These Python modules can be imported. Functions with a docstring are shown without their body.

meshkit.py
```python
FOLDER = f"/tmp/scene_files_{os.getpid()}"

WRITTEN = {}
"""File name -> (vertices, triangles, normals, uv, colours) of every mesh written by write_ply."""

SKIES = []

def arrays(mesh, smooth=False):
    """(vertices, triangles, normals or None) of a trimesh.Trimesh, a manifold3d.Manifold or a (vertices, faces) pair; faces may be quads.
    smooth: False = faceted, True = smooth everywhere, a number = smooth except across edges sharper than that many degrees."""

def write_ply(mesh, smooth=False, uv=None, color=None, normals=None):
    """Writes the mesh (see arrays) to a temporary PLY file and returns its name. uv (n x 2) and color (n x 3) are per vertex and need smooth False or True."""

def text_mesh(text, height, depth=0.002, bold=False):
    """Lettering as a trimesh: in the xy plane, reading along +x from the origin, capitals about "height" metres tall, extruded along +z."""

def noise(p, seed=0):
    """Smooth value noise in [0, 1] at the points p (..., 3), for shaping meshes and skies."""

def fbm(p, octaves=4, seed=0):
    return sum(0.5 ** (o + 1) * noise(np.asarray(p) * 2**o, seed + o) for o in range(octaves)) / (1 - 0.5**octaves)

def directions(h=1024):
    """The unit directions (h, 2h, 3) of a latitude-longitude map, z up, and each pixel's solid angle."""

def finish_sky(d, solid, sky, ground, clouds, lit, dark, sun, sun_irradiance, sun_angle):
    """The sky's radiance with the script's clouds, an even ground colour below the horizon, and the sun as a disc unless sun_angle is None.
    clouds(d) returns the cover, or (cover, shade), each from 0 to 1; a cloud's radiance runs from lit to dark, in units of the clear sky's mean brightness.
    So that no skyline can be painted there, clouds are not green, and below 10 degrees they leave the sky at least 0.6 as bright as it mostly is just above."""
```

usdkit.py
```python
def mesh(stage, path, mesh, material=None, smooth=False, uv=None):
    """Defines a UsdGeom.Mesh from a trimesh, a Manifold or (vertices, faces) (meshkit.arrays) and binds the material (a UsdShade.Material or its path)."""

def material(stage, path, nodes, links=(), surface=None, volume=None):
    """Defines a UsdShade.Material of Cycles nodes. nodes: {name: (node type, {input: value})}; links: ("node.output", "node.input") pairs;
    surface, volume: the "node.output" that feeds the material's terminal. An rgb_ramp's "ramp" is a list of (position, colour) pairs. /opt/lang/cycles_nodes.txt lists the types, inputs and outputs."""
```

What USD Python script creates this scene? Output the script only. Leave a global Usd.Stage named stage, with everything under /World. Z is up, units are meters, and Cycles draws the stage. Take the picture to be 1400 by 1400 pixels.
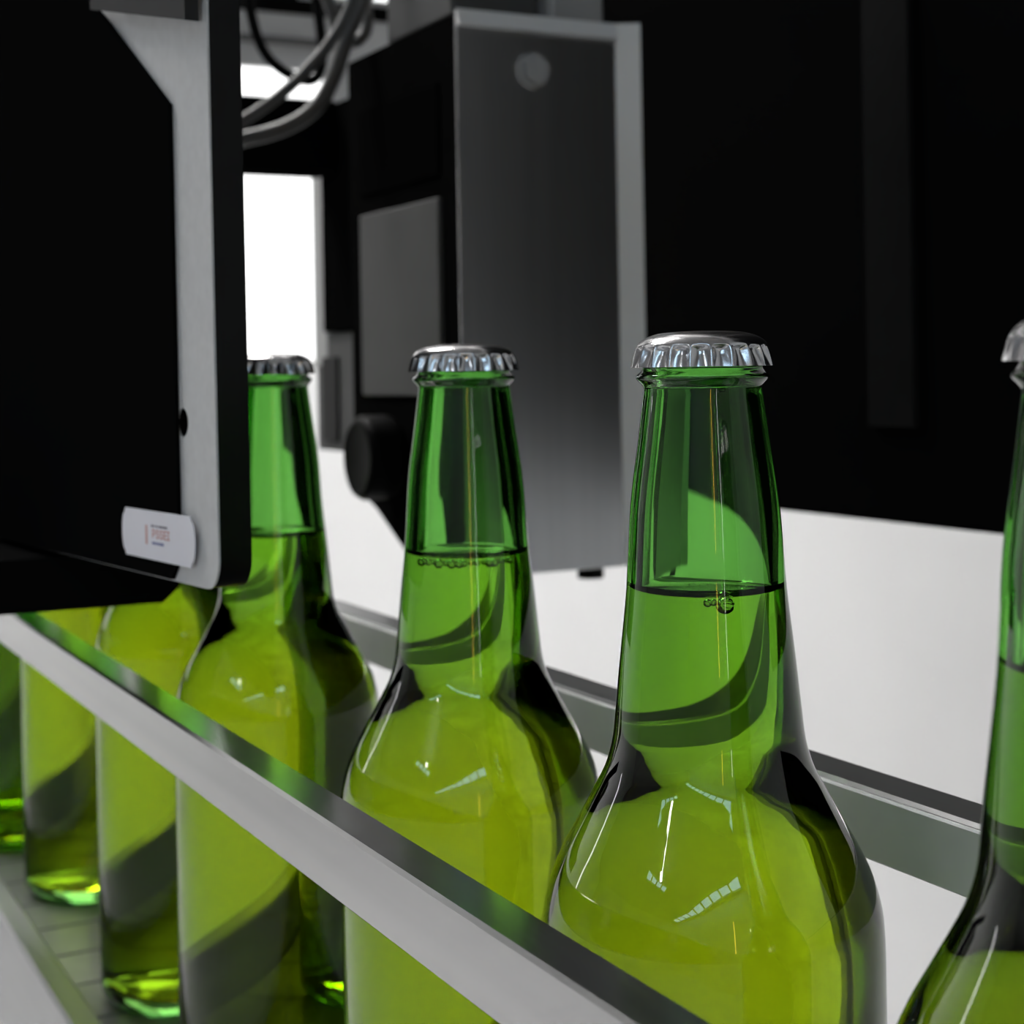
import math, numpy as np, trimesh, usdkit, meshkit
import manifold3d as m3
from pxr import Usd, UsdGeom, UsdLux, UsdShade, Sdf, Gf, Vt

stage = Usd.Stage.CreateInMemory()
UsdGeom.SetStageUpAxis(stage, "Z"); UsdGeom.SetStageMetersPerUnit(stage, 1.0)
UsdGeom.Xform.Define(stage, "/World"); UsdGeom.Scope.Define(stage, "/World/Looks")

# ------------------------------------------------------------------ camera
# the bottles stand in a row along x (away to -x), the belt top is at z = 0.90
TH, ROLL = math.radians(27.76), math.radians(1.0)
c_, s_ = math.cos(TH), math.sin(TH)
look, side, zz = np.array([-c_, s_, 0]), np.array([s_, c_, 0]), np.array([0, 0, 1.0])
right = math.cos(ROLL) * side - math.sin(ROLL) * zz
up = math.cos(ROLL) * zz + math.sin(ROLL) * side
EYE = (0.2693, -0.1851, 1.1507)
cam = UsdGeom.Camera.Define(stage, "/World/Camera")
cam.AddTransformOp().Set(Gf.Matrix4d(*right, 0, *up, 0, *(-look), 0, *EYE, 1))
cam.CreateHorizontalApertureAttr(36.0); cam.CreateVerticalApertureAttr(36.0)
cam.CreateFocalLengthAttr(36.0 * 2200 / 1400)
cam.CreateVerticalApertureOffsetAttr(-36.0 * 193 / 1400)
cam.CreateClippingRangeAttr((0.01, 100.0))
cam.CreateFocusDistanceAttr(0.315); cam.CreateFStopAttr(24.0)
cam.CreateExposureAttr(0.0)

# ------------------------------------------------------------------ lights: tuned here, the skylights, windows and lamps are built below
SKY_L = 6.5        # rooflight panes in the ceiling
OVER_L = 27.0      # rooflight over the back of the hall
WIN_L = 2.2        # frosted window in the back wall
SLIT_L = 9.0       # narrow window in the right wall
LEFT_L = 9.0       # narrow window in the left wall
LAMP_L = 12.0      # wall tubes

# ------------------------------------------------------------------ materials
def mat(name, nodes, links=(), surface="p.BSDF", volume=None):
    return usdkit.material(stage, "/World/Looks/" + name, nodes, links, surface, volume)

def plain(name, col, rough=0.5, metal=0.0, spec=0.5, noise=0.0, scale=40.0, bump=0.0, stretch=(1, 1, 1)):
    n = {"p": ("principled_bsdf", {"base_color": col, "roughness": rough, "metallic": metal, "specular_ior_level": spec})}
    l = []
    if noise or bump:
        n["g"] = ("geometry", {})
        n["m"] = ("mapping", {"scale": stretch})
        n["t"] = ("noise_texture", {"scale": scale, "detail": 4.0})
        l += [("g.position", "m.vector"), ("m.vector", "t.vector")]
    if noise:
        a, b = np.array(col) * (1 - noise), np.clip(np.array(col) * (1 + noise), 0, 1)
        n["r"] = ("rgb_ramp", {"ramp": [(0.3, tuple(a)), (0.7, tuple(b))]})
        l += [("t.fac", "r.fac"), ("r.color", "p.base_color")]
    if bump:
        n["b"] = ("bump", {"strength": bump, "distance": 0.0005})
        l += [("t.fac", "b.height"), ("b.normal", "p.normal")]
    return mat(name, n, l)

def emit(name, col, strength):
    return mat(name, {"e": ("emission", {"color": col, "strength": strength})}, (), "e.emission")

WHITE = plain("white_paint", (0.76, 0.76, 0.76), 0.6, noise=0.02, scale=3)
ROOMGREY = plain("grey_room_paint", (0.42, 0.42, 0.42), 0.8, noise=0.05, scale=2)
FLOORM = plain("concrete_floor", (0.50, 0.50, 0.50), 0.6, noise=0.15, scale=5)
CEIL = plain("ceiling_paint", (0.30, 0.30, 0.30), 0.8, noise=0.05, scale=2)
BLACK = plain("black_plastic", (0.0040, 0.0040, 0.0040), 0.45, spec=0.0)
BLACK_GLOSS = plain("black_gloss_edge", (0.004, 0.004, 0.004), 0.25, spec=0.2)
DARKGREY = plain("dark_grey_paint", (0.008, 0.008, 0.008), 0.5, spec=0.02, noise=0.1, scale=60)
HOUSEM = plain("matt_black_housing", (0.0055, 0.0055, 0.0055), 0.6, spec=0.0)
INSETM = plain("dark_inset_paint", (0.03, 0.03, 0.03), 0.6, spec=0.1)
COVERM = plain("black_cover_sheet", (0.0040, 0.0040, 0.0040), 0.6, spec=0.0)
RUBBER = plain("black_rubber", (0.004, 0.004, 0.004), 0.5, spec=0.04)
STEELF = plain("brushed_steel_front_rail", (0.43, 0.43, 0.43), 0.20, 1.0, noise=0.08, scale=120, bump=0.10, stretch=(0.03, 1, 1))
STEEL = plain("satin_steel_rail", (0.45, 0.45, 0.45), 0.25, 0.85, spec=0.6, noise=0.06, scale=120, bump=0.10, stretch=(0.03, 1, 1))
STEELV = plain("brushed_steel_housing", (0.68, 0.68, 0.68), 0.30, 1.0, noise=0.05, scale=150, bump=0.08, stretch=(1, 1, 0.03))
BRIGHTEDGE = plain("bright_steel_edge", (0.86, 0.86, 0.86), 0.35, 0.0)
PLATEM = plain("grey_powder_coat", (0.58, 0.58, 0.58), 0.55, noise=0.04, scale=300)
LIGHTGREY = plain("light_grey_paint", (0.40, 0.40, 0.40), 0.5, noise=0.04, scale=20)
MIDGREY = plain("mid_grey_paint", (0.09, 0.09, 0.09), 0.6, spec=0.2, noise=0.06, scale=30)
SLATM = plain("grey_belt_plastic", (0.17, 0.17, 0.17), 0.32, noise=0.08, scale=80)
FRAMEM = plain("satin_frame_steel", (0.27, 0.27, 0.27), 0.28, 0.35, noise=0.05, scale=120, stretch=(0.03, 1, 1))
STRIPM = plain("grey_strip_plastic", (0.80, 0.80, 0.80), 0.5, spec=0.3, noise=0.10, scale=25)
CABLEM = plain("grey_cable_sheath", (0.075, 0.075, 0.075), 0.45)
STICKER = plain("white_sticker", (0.77, 0.76, 0.82), 0.4, noise=0.02, scale=60)
RED = plain("red_print", (0.56, 0.30, 0.28), 0.5)
INK = plain("dark_print", (0.12, 0.10, 0.14), 0.5)
BLUE = plain("blue_print", (0.16, 0.18, 0.36), 0.5)
CAPM = plain("crown_cap_steel", (0.70, 0.69, 0.70), 0.20, 1.0)
LINER = plain("cap_liner", (0.5, 0.5, 0.5), 0.6)

GLASS = mat("green_bottle_glass", {
    "tc": ("texture_coordinate", {}), "xyz": ("separate_xyz", {}),
    "wall": ("rgb_ramp", {"ramp": [(0.0, (0.10, 0.40, 0.08)), (0.03, (0.26, 0.60, 0.12)), (0.54, (0.30, 0.60, 0.12)), (0.72, (0.16, 0.53, 0.08)), (1.0, (0.11, 0.46, 0.06))]}),
    "mr": ("map_range", {"from_min": 0.0, "from_max": 0.26, "clamp": True}),
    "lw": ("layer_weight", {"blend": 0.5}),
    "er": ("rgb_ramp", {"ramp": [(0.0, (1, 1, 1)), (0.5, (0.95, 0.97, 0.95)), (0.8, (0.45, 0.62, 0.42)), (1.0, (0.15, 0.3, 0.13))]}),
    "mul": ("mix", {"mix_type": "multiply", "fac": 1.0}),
    "p": ("principled_bsdf", {"transmission_weight": 1.0, "roughness": 0.0, "ior": 1.5}),
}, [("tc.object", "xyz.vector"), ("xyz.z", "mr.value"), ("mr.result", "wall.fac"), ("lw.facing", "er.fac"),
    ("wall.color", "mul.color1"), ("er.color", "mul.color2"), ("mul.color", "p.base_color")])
GLASS_IN = mat("bottle_glass_inside", {"p": ("principled_bsdf", {"base_color": (1, 1, 1), "transmission_weight": 1.0, "roughness": 0.0, "ior": 1.5})})
# beer: index relative to the glass on its sides, relative to air on its top; absorbs blue and some green
BEER = mat("pale_beer", {
    "a": ("attribute", {"attribute": "beer_top"}),
    "i": ("map_range", {"from_min": 0.0, "from_max": 1.0, "to_min": 1.345 / 1.5, "to_max": 1.345}),
    "g": ("glass_bsdf", {"color": (1, 1, 1), "roughness": 0.0}),
    "v": ("absorption_volume", {"color": (0.985, 0.90, 0.10), "density": 62.0}),
}, [("a.fac", "i.value"), ("i.result", "g.IOR")], "g.BSDF", "v.volume")
BUBBLE = mat("air_bubble", {"g": ("glass_bsdf", {"color": (1, 1, 1), "roughness": 0.0, "IOR": 1 / 1.345})}, (), "g.BSDF")

# ------------------------------------------------------------------ helpers
used = {}
def numbered(path):
    k = used.get(path, 0); used[path] = k + 1
    return path if k == 0 else f"{path}_{k:03d}"

def obj(name, mesh, m, parent=None, smooth=30):
    path = numbered((parent.GetPath().pathString if parent else "/World") + "/" + name)
    return usdkit.mesh(stage, path, mesh, m, smooth=smooth).GetPrim()

def meta(o, label=None, cat=None, group=None, kind=None):
    for k, v in (("label", label), ("category", cat), ("group", group), ("kind", kind)):
        if v: o.SetCustomDataByKey(k, v)
    return o

def thing(name, label, cat, loc=(0, 0, 0), group=None, kind=None):
    x = UsdGeom.Xform.Define(stage, numbered("/World/" + name)); x.AddTranslateOp().Set(Gf.Vec3d(*map(float, loc)))
    return meta(x.GetPrim(), label, cat, group, kind)

def cat_(*ms): return trimesh.util.concatenate([m for m in ms])

def box(x0, x1, y0, y1, z0, z1, bev=0.0, off=(0, 0, 0)):
    """A box between the given planes, its edges chamfered by bev; off is taken away (the thing's base)."""
    e, ctr = np.array([x1 - x0, y1 - y0, z1 - z0]), np.array([(x0 + x1) / 2, (y0 + y1) / 2, (z0 + z1) / 2]) - np.array(off)
    if bev <= 0:
        m = trimesh.creation.box(e)
    else:
        pts = []
        for sx in (-1, 1):
            for sy in (-1, 1):
                for sz in (-1, 1):
                    h = e / 2 * [sx, sy, sz]
                    for k in range(3):
                        p = h - bev * np.array([sx, sy, sz]); p[k] = h[k]; pts.append(p)
        m = trimesh.convex.convex_hull(np.array(pts))
    m.apply_translation(ctr)
    return m

def lathe(profile, seg=128, radial=None):
    """Revolve (r, z) rows round z; rows from the bottom outside upwards give outward normals."""
    pr = np.asarray(profile, float); n = len(pr)
    a = np.arange(seg) / seg * 2 * np.pi
    v = np.stack([np.outer(pr[:, 0], np.cos(a)), np.outer(pr[:, 0], np.sin(a)), np.repeat(pr[:, 1:2], seg, 1)], -1).reshape(-1, 3)
    i, j = np.meshgrid(np.arange(n - 1), np.arange(seg), indexing="ij")
    a0, b0 = i * seg + j, i * seg + (j + 1) % seg
    f = np.concatenate([np.stack([a0, b0, b0 + seg], -1).reshape(-1, 3), np.stack([a0, b0 + seg, a0 + seg], -1).reshape(-1, 3)])
    return v, f

def tube(points, r, seg=12):
    """A round cable along a smooth curve through the points."""
    from scipy.interpolate import CubicSpline
    p = np.asarray(points, float); t = np.r_[0, np.cumsum(np.linalg.norm(np.diff(p, axis=0), axis=1))]
    q = CubicSpline(t, p)(np.linspace(0, t[-1], 60))
    circle = np.array([[r * math.cos(k / seg * 2 * math.pi), r * math.sin(k / seg * 2 * math.pi)] for k in range(seg)])
    from shapely.geometry import Polygon
    return trimesh.creation.sweep_polygon(Polygon(circle), q, engine="earcut")

def cyl(r, p0, p1, seg=32):
    return trimesh.creation.cylinder(r, segment=[p0, p1], sections=seg)

# ------------------------------------------------------------------ the room
def room(name, mesh, m): return meta(obj(name, mesh, m, smooth=False), kind="structure")
X0, X1, Y0, Y1, ZC = -4.2, 3.2, -5.4, 0.95, 3.3
room("floor", box(X0 - .1, X1 + .1, Y0 - .1, Y1 + .1, -0.1, 0), FLOORM)
def with_holes(b, holes):
    a = m3.Manifold(m3.Mesh(np.asarray(b.vertices, np.float32), np.asarray(b.faces, np.uint32)))
    for h in holes:
        a = a - m3.Manifold(m3.Mesh(np.asarray(h.vertices, np.float32), np.asarray(h.faces, np.uint32)))
    return a
SKYL = [(2.62, 3.06, -5.0, -0.50), (0.0, 1.15, -3.48, -3.16), (-2.6, -1.6, -1.4, 0.5)]
room("ceiling", with_holes(box(X0 - .1, X1 + .1, Y0 - .1, Y1 + .1, ZC, ZC + .12), [box(a, b, c, d, ZC - 1, ZC + 1) for a, b, c, d in SKYL]), CEIL)
WB = (-4.0, -2.05, 1.16, 2.2)
room("wall_back", with_holes(box(X0 - .1, X1 + .1, Y1, Y1 + .12, 0, ZC), [box(WB[0], WB[1], Y1 - 1, Y1 + 1, WB[2], WB[3])]), WHITE)
SLIT = [(X0, -2.86, -2.66, 1.7, 2.9), (X1, -0.52, -0.46, 1.1, 2.1)]
room("wall_left", with_holes(box(X0 - .1, X0, Y0, Y1, 0, ZC), [box(X0 - 1, X0 + 1, *SLIT[0][1:])]), WHITE)
room("wall_right", with_holes(box(X1, X1 + .1, Y0, Y1, 0, ZC), [box(X1 - 1, X1 + 1, *SLIT[1][1:])]), ROOMGREY)
room("wall_front", box(X0 - .1, X1 + .1, Y0 - .12, Y0, 0, ZC), ROOMGREY)

SKYE, OVERE = emit("rooflight_pane", (0.52, 0.77, 1.0), SKY_L), emit("rear_rooflight_pane", (1.0, 0.985, 0.965), OVER_L)
WINE, SLITE = emit("frosted_window_pane", (1, 1, 1), WIN_L), emit("narrow_window_pane", (1.0, 1.0, 1.0), SLIT_L)
n_w = 0
def window(parts):
    global n_w
    n_w += 1
    w = UsdGeom.Xform.Define(stage, f"/World/window_{n_w}").GetPrim(); meta(w, kind="structure")
    for nm, me, m in parts: obj(nm, me, m, w, smooth=False)
def panes_z(x0, x1, y0, y1, n, m):      # a rooflight of n panes in a row along its longer side
    p = []; long_x = x1 - x0 > y1 - y0; a0, a1 = (x0, x1) if long_x else (y0, y1); st = (a1 - a0) / n
    def b(u0, u1, inset, z0, z1): return box(u0, u1, y0 + inset, y1 - inset, z0, z1) if long_x else box(x0 + inset, x1 - inset, u0, u1, z0, z1)
    for k in range(n): p.append(("pane", b(a0 + k * st + .03, a0 + (k + 1) * st - .03, .02, ZC + .04, ZC + .05), m))
    for k in range(n + 1): p.append(("glazing_bar", b(max(a0, a0 + k * st - .03), min(a1, a0 + k * st + .03), 0, ZC + .02, ZC + .07), MIDGREY))
    window(p)
def panes_y(x0, x1, z0, z1, y, nx, nz, m, fr=LIGHTGREY):
    p = []; sx, sz = (x1 - x0) / nx, (z1 - z0) / nz
    for i in range(nx):
        for j in range(nz):
            p.append(("pane", box(x0 + i * sx + .02, x0 + (i + 1) * sx - .02, y - .005, y + .005, z0 + j * sz + .02, z0 + (j + 1) * sz - .02), m))
    for i in range(nx + 1): p.append(("mullion", box(max(x0, x0 + i * sx - .02), min(x1, x0 + i * sx + .02), y - .02, y + .02, z0, z1), fr))
    for j in range(nz + 1): p.append(("transom", box(x0, x1, y - .019, y + .019, max(z0, z0 + j * sz - .02), min(z1, z0 + j * sz + .02)), fr))
    window(p)
panes_y(*WB, Y1 + .05, 1, 1, WINE)
panes_z(*SKYL[0], 9, SKYE); panes_z(*SKYL[1], 4, SKYE); panes_z(*SKYL[2], 4, OVERE)
LEFTE = emit("left_window_pane", (1.0, 1.0, 1.0), LEFT_L)
p_ = []; x, y0, y1, z0, z1 = SLIT[0]
for k in range(1):
    a, b = y0, y1
    p_ += [("pane", box(x - .054, x - .046, a + .025, b - .025, z0 + .02, z1 - .02), LEFTE), ("mullion", box(x - .07, x - .03, b - .025, min(b + .025, y1), z0, z1), LIGHTGREY)]
window(p_)
for x, y0, y1, z0, z1 in SLIT[1:]:
    xo = x + (-.05 if x < 0 else .05)
    window([("pane", box(xo - .004, xo + .004, y0 + .008, y1 - .008, z0 + .008, z1 - .008), SLITE)] +
           [("frame", box(xo - .02, xo + .02, a, b, z0, z1), LIGHTGREY) for a, b in ((y0, y0 + .008), (y1 - .008, y1))] +
           [("frame", box(xo - .02, xo + .02, y0 + .008, y1 - .008, a, b), LIGHTGREY) for a, b in ((z0, z0 + .008), (z1 - .008, z1))])

def tube_lamp(lab, p0, p1, r, col, strength, mk, back):
    t = thing("tube_lamp", lab, "lamp", p0)
    q = np.array(p1, float) - p0; u = q / np.linalg.norm(q)
    obj("tube", cyl(r, (0, 0, 0), q), emit(mk, col, strength), t)
    obj("end_cap", cyl(r * 1.2, -u * .03, u * .01), LIGHTGREY, t); obj("end_cap", cyl(r * 1.2, q - u * .01, q + u * .03), LIGHTGREY, t)
    for fq in (.1, .9): obj("holder", cyl(.008, q * fq, q * fq + np.array(back, float)), LIGHTGREY, t)
tube_lamp("warm amber tube lamp upright on the grey side wall", (X1 - .06, -1.12, 1.12), (X1 - .06, -1.12, 2.5), .018, (1.0, 0.62, 0.10), LAMP_L, "amber_tube_light", (.06, 0, 0))
tube_lamp("short white tube lamp hung from the ceiling", (.62, -2.68, 3.02), (.47, -2.44, 3.02), .05, (1, .98, .94), LAMP_L * 3, "white_tube_light", (0, 0, ZC - 3.02))

# ------------------------------------------------------------------ conveyor
BELT = 0.90
cv = thing("conveyor", "grey slat belt conveyor carrying the row of green bottles", "conveyor", (-0.5, 0, 0))
o = (-0.5, 0, 0)
CX0, CX1 = -1.7, 0.65
k = 0
while CX0 + k * .0381 < CX1:
    x = CX0 + k * .0381
    obj("belt_slat", box(x + .0006, x + .0375, -.0525, .0525, BELT - .004, BELT, .0008, o), SLATM, cv, smooth=False); k += 1
for sgn in (-1, 1):
    y0, y1 = (-.064, -.0535) if sgn < 0 else (.0535, .064)
    obj("side_frame", box(CX0, CX1, y0, y1, .79, .926, .0012, o), FRAMEM, cv, smooth=False)
obj("belt_bed", box(CX0, CX1, -.0535, .0535, .86, BELT - .004, 0, o), DARKGREY, cv, smooth=False)
for x in (-1.5, 0.5):
    for y in (-.05, .05):
        obj("leg", box(x - .02, x + .02, y - .014, y + .014, 0, .86, .002, o), STEEL, cv, smooth=False)

def guide_rail(y0, y1, lab, ob, STEEL):
    t = thing("guide_rail", lab, "guide rail", (-0.5, (y0 + y1) / 2, 1.04)); o = (-0.5, (y0 + y1) / 2, 1.04)
    obj("bar", box(CX0, CX1, y0, y1, 1.0402, 1.0558, .0008, o), STEEL, t, smooth=False)
    if y0 > 0:      # plastic strip on the side that the bottles touch
        meta(obj("wear_strip", box(CX0, CX1, y0 - .0016, y0 - .0001, 1.0404, 1.0550, .0004, o), STRIPM, t, smooth=False), "light grey plastic strip on the bottle side")
    for x in (-1.3, 0.33):
        obj("bracket", box(x - .01, x + .01, ob - .003, ob + .003, .83, 1.05, .001, o), STEEL, t, smooth=False)
guide_rail(-.0626, -.052, "brushed steel guide rail running diagonally in front of the bottles", -.0672, STEELF)
guide_rail(.052, .0646, "brushed steel guide rail behind the bottles", .0678, STEEL)

# ------------------------------------------------------------------ bottles (heights above the belt)
H = 0.2507                                        # lower edge of the crown cap
from scipy.interpolate import PchipInterpolator
PROF = [(0.0, .0308), (.002, .0325), (.006, .0340), (.012, .0342), (.134, .0342), (.1410, .0339), (.1475, .0325), (.1535, .0300), (.1595, .0267), (.1655, .0234), (.1712, .0206),
        (.1768, .0192), (.1815, .0187), (.193, .01755), (.2065, .0161), (.222, .01505), (.237, .0131), (.2440, .0122), (.2462, .0119)]
rout = PchipInterpolator([a for a, b in PROF], [b for a, b in PROF])
wall = PchipInterpolator([0, .01, .13, .165, .2, .246], [.0030, .0024, .0023, .0027, .0031, .0029])
rin = lambda z: rout(z) - wall(z)
def bottle_meshes(fill):
    zs = np.r_[np.linspace(0, .012, 10), np.linspace(.014, .134, 22), np.linspace(.1365, .2462, 70)]
    bottom = [(1e-5, .004), (.012, .0035), (.022, .002), (.027, .0004), (.029, 0.0)]
    outer = [(float(rout(z)), z) for z in zs]
    ring = [(.01200, .2468), (.0124, .2473), (.0130, .2479), (.01338, .2484), (.01342, .2488), (.0132, .2492), (.0126, .2497), (.0122, .2501), (.0120, .2507), (.0121, .2535), (.0125, .2550), (.0120, .2562), (.0110, .2566), (.0098, .2560)]
    inner = [(float(rin(z)), z) for z in np.linspace(.2462, fill + .0020, 40)]
    inner[0] = (.0091, .2530)
    outer_v, outer_f = lathe(bottom + outer + ring)
    in_v, in_f = lathe([ring[-1]] + inner)
    # beer: sides, then a top with a meniscus creeping up the wall
    zi = np.r_[np.linspace(.0062, .014, 10), np.linspace(.018, .134, 20), np.linspace(.137, fill + .0020, 70)]
    zi = zi[zi <= fill + .0020]; zi[-1] = fill + .0020
    sidep = [(1e-5, .009), (.010, .0086), (.018, .0072), (.024, .0060), (.0275, .0058)] + [(float(min(rin(z), .0285 + (z - .0062) * .6 if z < .012 else 1)), z) for z in zi]
    re = sidep[-1][0]
    topp = [(re - t, fill + .0020 * math.exp(-t / .0011)) for t in (0, .0002, .0004, .0007, .001, .0014, .002, .003, .0045, .006)] + [(re * .5, fill), (1e-5, fill)]
    sv, sf = lathe(sidep); tv, tf = lathe(topp)
    return (outer_v, outer_f), (in_v, in_f), (sv, sf), (tv, tf), re

def cap_mesh():
    seg, teeth = 21 * 14, 21
    prof = [(1e-5, 7.15), (4, 7.1), (8, 6.85), (10.2, 6.35), (11.6, 5.75), (12.5, 5.1), (13.0, 4.5), (13.3, 3.9), (13.55, 3.2), (13.8, 2.4), (14.05, 1.5), (14.25, .7), (14.4, 0.0)]
    prof = np.array(prof); t = np.r_[0, np.cumsum(np.linalg.norm(np.diff(prof, axis=0), axis=1))]
    pr = np.stack([PchipInterpolator(t, prof[:, k])(np.r_[np.linspace(0, t[4], 12), np.linspace(t[4], t[-1], 34)[1:]]) for k in (0, 1)], 1)
    rows = []
    a = np.arange(seg) / seg * 2 * np.pi
    ridge = np.clip(1.25 * (1 - np.abs(np.sin(a * teeth / 2)) ** 0.6) , 0, 1)          # narrow proud ridges, wide hollows
    for r, z in pr:
        w = np.clip((4.5 - z) / 1.3, 0, 1); w = w * w * (3 - 2 * w); w *= 1 - .35 * np.clip((2.4 - z) / 2.4, 0, 1)
        rr = r + w * (1.35 * ridge - 1.15)
        rows.append(np.stack([rr * np.cos(a), rr * np.sin(a), np.full(seg, z)], -1))
    for r0, z in ((12.55, 0.05), (12.5, 2.5), (12.4, 5.2), (1e-5, 5.6)):   # the inside
        rows.append(np.stack([r0 * np.cos(a), r0 * np.sin(a), np.full(seg, z)], -1))
    v = np.concatenate(rows) / 1000.0; n = len(rows)
    i, j = np.meshgrid(np.arange(n - 1), np.arange(seg), indexing="ij")
    a0, b0 = i * seg + j, i * seg + (j + 1) % seg
    f = np.concatenate([np.stack([a0, b0 + seg, b0], -1).reshape(-1, 3), np.stack([a0, a0 + seg, b0 + seg], -1).reshape(-1, 3)])
    return v, f
CAPV, CAPF = cap_mesh()

def bottle(x, y, fill, lab, yaw=0.0, bubbles=(), seed=1):
    t = thing("beer_bottle", lab, "bottle", (x, y, BELT + .0002), "green beer bottles on the conveyor")
    (ov, of), (iv, if_), (sv, sf), (tv, tf), re = bottle_meshes(fill)
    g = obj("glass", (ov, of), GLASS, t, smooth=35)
    obj("neck_bore", (iv, if_), GLASS_IN, g, smooth=True)
    v = np.vstack([sv, tv]); f = np.vstack([sf, tf + len(sv)])
    b = obj("beer", (v, f), BEER, t, smooth=True)
    pv = UsdGeom.PrimvarsAPI(b).CreatePrimvar("beer_top", Sdf.ValueTypeNames.FloatArray, "vertex")
    pv.Set(Vt.FloatArray.FromNumpy(np.r_[np.zeros(len(sv)), np.ones(len(tv))].astype(np.float32)))
    ca, sa = math.cos(yaw), math.sin(yaw)
    cv_ = CAPV @ np.array([[ca, sa, 0], [-sa, ca, 0], [0, 0, 1]]) + [0, 0, H]
    obj("crown_cap", (cv_, CAPF), CAPM, t, smooth=50)
    bs = []
    for (ang, rad, r) in bubbles:
        m = trimesh.creation.icosphere(3, r); m.apply_translation(((re - rad) * math.cos(ang), (re - rad) * math.sin(ang), fill - r * 0.75)); bs.append(m)
    if bs:
        meta(obj("bubbles", cat_(*bs), BUBBLE, t, smooth=True), kind="stuff")
    return t

rng = np.random.default_rng(5)
# angle 0 is +x; the camera stands near -35 degrees
CA = math.radians(-35)
bC = [(CA + .33, .0026, .0017), (CA + .12, .0018, .0007), (CA + .03, .0016, .0008), (CA + .2, .0016, .0006), (CA + math.pi + .1, .0024, .0010), (CA + math.pi + .3, .0022, .0012), (CA + math.pi - .05, .002, .0008)]
bB = [(CA + a + rng.uniform(-.03, .03), .0014, rng.uniform(.0007, .0012)) for a in np.linspace(-.9, 1.1, 17)]
bA = [(CA + a, .0014, .0008) for a in np.linspace(-.6, .8, 8)]
bottle(.1028, 0, .2050, "green beer bottle cut off by the right edge, nearest of the row", .1, bA)
bottle(0, 0, .2053, "green beer bottle in sharp focus under the black panel, bubble at its beer line", .13, bC)
bottle(-.1095, 0, .2024, "green beer bottle in front of the metal housing, foam beads at its beer line", .05, bB)
bottle(-.2473, -.0045, .1965, "green beer bottle whose cap is half hidden by the grey guard plate edge", .2)
bottle(-.378, 0, .199, "green beer bottle below the white sticker, its neck hidden by the guard", 0)
bottle(-.533, 0, .199, "green beer bottle second from left, seen below and above the front rail", 0)
bottle(-.640, -.012, .199, "dark green beer bottle at the left edge, farthest in view", 0)
bottle(-.735, 0.004, .199, "green beer bottle behind the leftmost ones, seen through their glass", 0)

# ------------------------------------------------------------------ guard plate at the left
GP = (-.119, -.064, 1.097)                          # its near lower corner
ang = math.radians(4.8)
def plate_frame(name, lab, cat):
    x = UsdGeom.Xform.Define(stage, numbered("/World/" + name)); x.AddTranslateOp().Set(Gf.Vec3d(*GP)); x.AddRotateZOp().Set(180 + GROT); x.AddRotateYOp().Set(GTILT)
    return meta(x.GetPrim(), lab, cat)
GROT, GTILT = 4.8, 0.7
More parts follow.
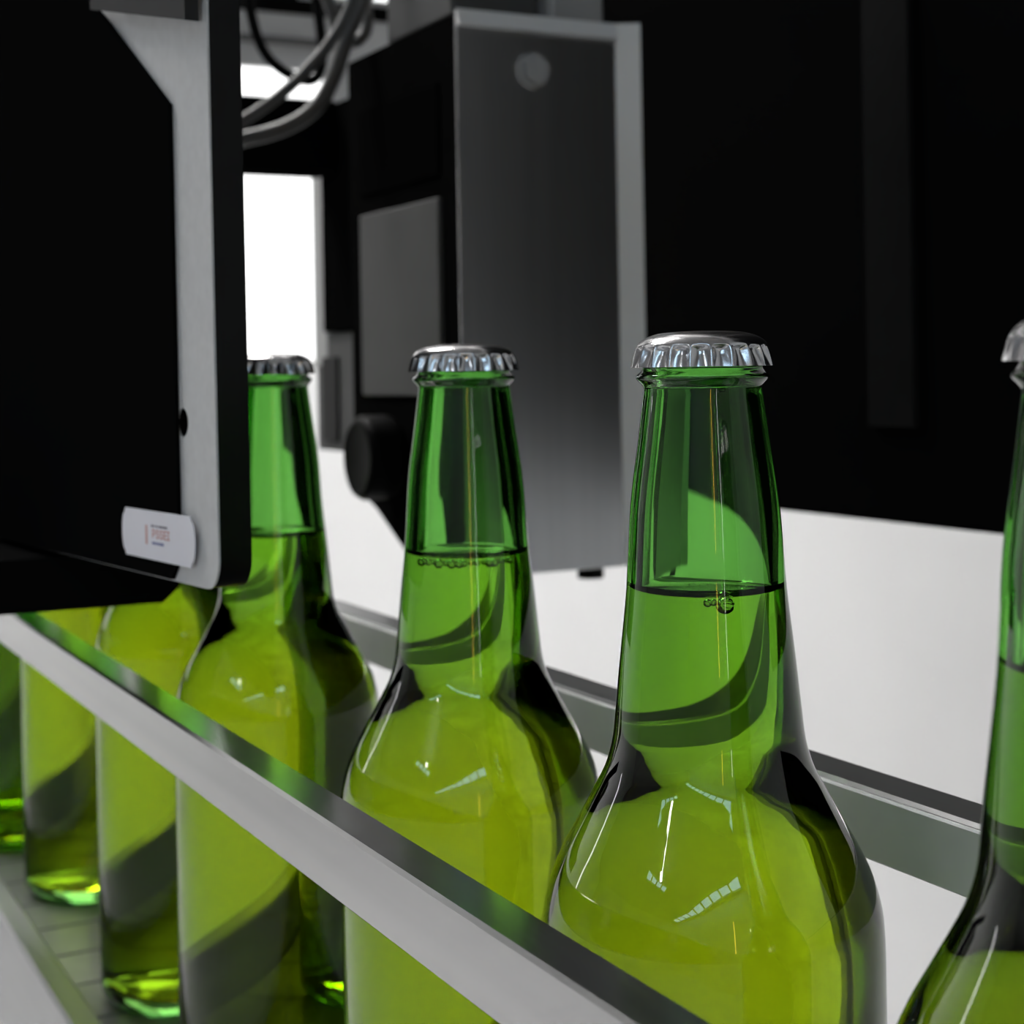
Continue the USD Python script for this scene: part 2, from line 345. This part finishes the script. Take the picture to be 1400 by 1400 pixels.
# in the plate's own frame +x runs away along the plate, -y is the back, +y faces the camera side
from shapely.geometry import Polygon, Point, box as sbox
def extr(poly, y0, y1):
    m = trimesh.creation.extrude_polygon(poly, y1 - y0, engine="earcut")      # polygon (x, z) -> extruded along y
    v = m.vertices.copy(); m.vertices = np.stack([v[:, 0], -v[:, 2] + y1, v[:, 1]], 1)
    return m
gp = plate_frame("guard_plate", "grey guard plate with black cover at the left, white sticker near its corner", "machine guard")
R_ = .008
body = sbox(0, 0, .215, .30).intersection(Polygon([(-1, 1), (-1, R_), *[(R_ - R_ * math.cos(a), R_ - R_ * math.sin(a)) for a in np.linspace(0, math.pi / 2, 10)], (1, 0), (1, 1)]))
hole = Point(.0224, .0420).buffer(.0038)
body = body.difference(hole)
TK = .0090
obj("plate", extr(body, -TK * .06, 0), PLATEM, gp, smooth=35)
obj("edge_strip", extr(body.buffer(-.0002), -TK, -TK * .06), BLACK_GLOSS, gp, smooth=35)
cover = Polygon([(.0245, .1253), (.0245, .0065), (.0300, .0006), (.2149, .0003), (.2149, .30), (.13, .30), (.13, .187), (.0875, .1662), (.0716, .1565)])
obj("cover_sheet", extr(cover, .0001, .0012), COVERM, gp, smooth=False)
obj("bracket", extr(Polygon([(.002, .1425), (.075, .1605), (.075, .19), (.002, .19)]), .0013, .005), INSETM, gp, smooth=False)

# sticker, straddling the edge of the black sheet
sx0, sx1, sz0, sz1 = .0138, .0655, .0048, .0180
bulge = lambda x, d: [(x + d * math.cos(a) * .0022, (sz0 + sz1) / 2 + math.sin(a) * (sz1 - sz0) / 2 * .80) for a in np.linspace(-math.pi / 2, math.pi / 2, 12)]
stk = Polygon([(sx0 + .0012, sz0), (sx1 - .0012, sz0)] + bulge(sx1 - .0004, 1) + [(sx1 - .0012, sz1), (sx0 + .0012, sz1)] + bulge(sx0 + .0004, -1)[::-1])
st = obj("sticker", extr(stk.buffer(0), .0012, .0015), STICKER, gp, smooth=False)
meta(st, "white rounded sticker with small red and blue print")
def print_(nm, m, mm):      # flat print on the sticker: (x, y, z) of lettering -> plate frame, reading towards -x
    v = m.vertices.copy(); m.vertices = np.stack([-v[:, 0], v[:, 2] + .00152, v[:, 1]], 1)
    return obj(nm, m, mm, st, smooth=False)
def strokes(rects): return cat_(*[box(a, b, c, d, 0, .00004) for a, b, c, d in rects])
tm = meshkit.text_mesh("PSSEI", .0023, .00004, bold=True); w_ = tm.bounds[1][0]; tm.vertices = tm.vertices * [.0135 / w_, 1, 1] + [-.0432, .0108, 0]
print_("red_lettering", tm, RED)
print_("red_bar", strokes([(-.0480, -.0466, .0088, .0140)]), RED)
print_("dark_line", strokes([(-.0436 + a, -.0436 + b, .01372, .01428) for a, b in ((0, .0026), (.0035, .0050), (.0058, .0085), (.0088, .0122))]), INK)
print_("blue_line", strokes([(-.0430 + a, -.0430 + b, .0090, .00975) for a, b in ((0, .0028), (.0031, .0052), (.0055, .0088))]), BLUE)

# ------------------------------------------------------------------ dark housing behind the plate
t = thing("drive_housing", "dark blurred housing hanging below the guard plate at the far left", "machine housing", (-.38, -.08, 1.0755))
def yz(pts, x0, x1, o):     # polygon in (y, z) extruded from x0 to x1
    m = trimesh.creation.extrude_polygon(Polygon(pts), x1 - x0, engine="earcut"); v = m.vertices.copy()
    m.vertices = np.stack([x0 + v[:, 2] - o[0], v[:, 0] - o[1], v[:, 1] - o[2]], 1)
    return m
o = (-.38, -.08, 1.0755)
obj("lower_body", yz([(-.125, 1.0930), (-.125, 1.0760), (-.0395, 1.0755), (-.0335, 1.0806), (-.0335, 1.0930)], -.50, -.26, o), HOUSEM, t, smooth=False)
obj("upper_body", box(-.50, -.26, -.0620, -.0340, 1.0930, 1.42, .001, o), HOUSEM, t, smooth=False)

# ------------------------------------------------------------------ black panel behind
BP = (-.66, .35, 1.0725)
t = thing("black_panel", "large black machine panel filling the upper right behind the bottles", "machine panel", BP)
obj("sheet", box(-.66, .25, .35, .362, 1.0725, 1.80, .001, BP), BLACK, t, smooth=False)
for x0, x1 in ((-.36, -.325), (-.245, -.235)):
    obj("rib", box(x0, x1, .346, .35, 1.12, 1.79, .001, BP), DARKGREY, t, smooth=False)

# ------------------------------------------------------------------ metal housing
BX, BY0, BY1, BZ0, BZ1 = -.4041, .1430, .2395, 1.0540, 1.3190
o = (-.47, .19, BZ0)
t = thing("steel_housing", "blurred brushed steel housing with bolt and knob behind the second bottle", "machine housing", o)
obj("front_plate", box(BX - .0010, BX, BY0, BY1, BZ0, BZ1, .0002, o), STEELV, t, smooth=False)
hp = Polygon([(BX - .0011, BZ0 + .001), (BX - .0011, BZ1 - .001), (BX - .135, BZ1 - .001), (BX - .135, BZ0 + .045), (BX - .118, BZ0 + .030), (BX - .106, BZ0 + .026), (BX - .060, BZ0 + .002)])
m = trimesh.creation.extrude_polygon(hp, BY1 - BY0 - .0035, engine="earcut"); v = m.vertices.copy()
m.vertices = np.stack([v[:, 0] - o[0], BY1 - .003 - v[:, 2] - o[1], v[:, 1] - o[2]], 1)
m.fix_normals()
obj("body", m, HOUSEM, t, smooth=False)
obj("side_panel", box(BX - .118, BX - .020, BY0 - .0015, BY0 + .002, BZ0 + .085, BZ0 + .180, .0008, o), MIDGREY, t, smooth=False)
obj("side_panel", box(BX - .118, BX - .020, BY0 - .0010, BY0 + .002, BZ0 + .190, BZ0 + .235, .0008, o), BLACK, t, smooth=False)
m = trimesh.creation.extrude_polygon(Polygon([(BX, BY1 - .0100), (BX + .006, BY1 + .001), (BX, BY1 + .001)]), BZ1 - BZ0 + .001, engine="earcut"); m.apply_translation(np.array([0, 0, BZ0]) - o)
obj("edge_trim", m, BRIGHTEDGE, t, smooth=False)
m = trimesh.creation.extrude_polygon(Polygon([(BX, BZ1 - .007), (BX + .004, BZ1 - .007), (BX, BZ1 + .001)]), BY1 - .010 - BY0, engine="earcut"); v = m.vertices.copy()
m.vertices = np.stack([v[:, 0] - o[0], BY1 - .010 - v[:, 2] - o[1], v[:, 1] - o[2]], 1); m.fix_normals()
obj("edge_trim", m, BRIGHTEDGE, t, smooth=False)
by, bz = BY0 + .040, BZ1 - .0255
bolt = trimesh.creation.cylinder(.007, .005, sections=6); bolt2 = trimesh.creation.cylinder(.0085, .0015, sections=32); bolt2.apply_translation((0, 0, -.0022))
bm = cat_(bolt, bolt2); bm.apply_transform(trimesh.transformations.rotation_matrix(math.pi / 2, [0, 1, 0])); bm.apply_translation(np.array([BX + .003, by, bz]) - o)
obj("bolt", bm, LIGHTGREY, t, smooth=20)
obj("foot", cyl(.0065, np.array([BX - .012, BY1 - .022, BZ0 - .006]) - o, np.array([BX - .012, BY1 - .022, BZ0 + .002]) - o), DARKGREY, t)
kc = np.array([BX - .082, BY0, BZ0 + .0540]) - o
kn = lathe([(1e-5, 0), (.019, 0), (.0205, .0015), (.0215, .004), (.0215, .0165), (.0200, .019), (.0175, .0200), (.0160, .0190), (1e-5, .0185)], 48)
km = trimesh.Trimesh(*kn, process=False); km.apply_transform(trimesh.transformations.rotation_matrix(math.pi / 2, [1, 0, 0])); km.apply_translation(kc)
obj("knob", km, RUBBER, t, smooth=40)
U0 = (-.45, .2, BZ1)
t = thing("upper_unit", "grey unit standing on the steel housing at the top edge", "machine part", U0)
obj("block", box(BX - .09, BX - .012, BY0 + .004, BY0 + .050, BZ1, BZ1 + .16, .002, U0), MIDGREY, t, smooth=False)
obj("block", box(BX - .09, BX - .006, BY0 + .054, BY1 - .012, BZ1, BZ1 + .16, .002, U0), LIGHTGREY, t, smooth=False)


# ------------------------------------------------------------------ machine frame, plate and cables seen through the gap
o = (-.70, .215, BELT * 0 + 1.10)
t = thing("machine_frame", "blurred black crossbeam and post left of the steel housing", "machine frame", o)
obj("crossbeam", box(-.735, -.700, .085, .2008, 1.2805, 1.3268, .001, o), BLACK, t, smooth=False)
obj("post", box(-.7320, -.6790, .2010, .240, 1.1785, 1.3260, .001, o), BLACK, t, smooth=False)
obj("mounting_arm", box(-.6795, -.5385, .2080, .2300, 1.262, 1.300, .001, o), BLACK, t, smooth=False)
obj("side_strip", box(-.7570, -.7325, .2040, .236, 1.1560, 1.3200, .001, o), LIGHTGREY, t, smooth=False)
obj("side_strip", box(-.6765, -.6660, .2040, .236, 1.1560, 1.3200, .001, o), MIDGREY, t, smooth=False)
obj("lower_block", box(-.7540, -.6780, .2045, .238, 1.1000, 1.1780, .001, o), MIDGREY, t, smooth=False)
obj("inset", box(-.7400, -.7130, .2025, .2050, 1.1060, 1.1620, .0008, o), INSETM, t, smooth=False)
o = (-1.04, .31, 1.44)
t = thing("grey_plate", "light grey blurred plate hanging behind the cables at top", "machine plate", o)
obj("sheet", box(-1.21, -1.20, .295, .60, 1.4460, 1.520, .001, o), LIGHTGREY, t, smooth=False)
obj("hanger", box(-1.204, -1.196, .33, .36, 1.51, 1.90, .001, o), BLACK, t, smooth=False)
obj("hanger", box(-1.215, -1.196, .24, .60, 1.4985, 1.513, .001, o), BLACK, t, smooth=False)
obj("tab", box(-1.209, -1.2005, .388, .440, 1.4020, 1.4455, .001, o), LIGHTGREY, t, smooth=False)
obj("bar", box(-1.199, -1.190, .30, .40, 1.468, 1.474, .001, o), MIDGREY, t, smooth=False)
for lab, mm, r, pts in (
    ("pale grey cable curving up past the steel housing", CABLEM, .0030, [(-.5047, .060, 1.2700), (-.5037, .0639, 1.2728), (-.5018, .0747, 1.2797), (-.4981, .089, 1.2902), (-.4943, .1033, 1.3041), (-.4904, .1179, 1.323), (-.489, .1277, 1.3447), (-.489, .133, 1.38)]),
    ("thicker grey cable hanging lowest in the gap", CABLEM, .0042, [(-.5350, .066, 1.2700), (-.5336, .0715, 1.2706), (-.5311, .0824, 1.2731), (-.5258, .0986, 1.2777), (-.5196, .1166, 1.2893), (-.5168, .1281, 1.3098), (-.516, .1356, 1.3313), (-.5137, .1462, 1.353), (-.512, .150, 1.39)]),
    ("black cable loop hanging before the bright window", RUBBER, .0032, [(-.6423, .119, 1.41), (-.6423, .1226, 1.3788), (-.6441, .1264, 1.36), (-.6442, .1334, 1.3424), (-.6414, .1459, 1.3306), (-.6378, .1598, 1.3266), (-.6377, .1671, 1.349), (-.638, .170, 1.40)]),
    ("bent grey cable at the top corner of the steel housing", CABLEM, .0034, [(-.5374, .125, 1.385), (-.5374, .1287, 1.3565), (-.5374, .1359, 1.3395), (-.5399, .1410, 1.3290), (-.5378, .1494, 1.3309), (-.5389, .1545, 1.3493), (-.5404, .1588, 1.39)])):
    o = np.array(pts[-1]); cb = thing("cable", lab, "cable", o)
    obj("sheath", tube(np.array(pts) - o, r), mm, cb, smooth=60)
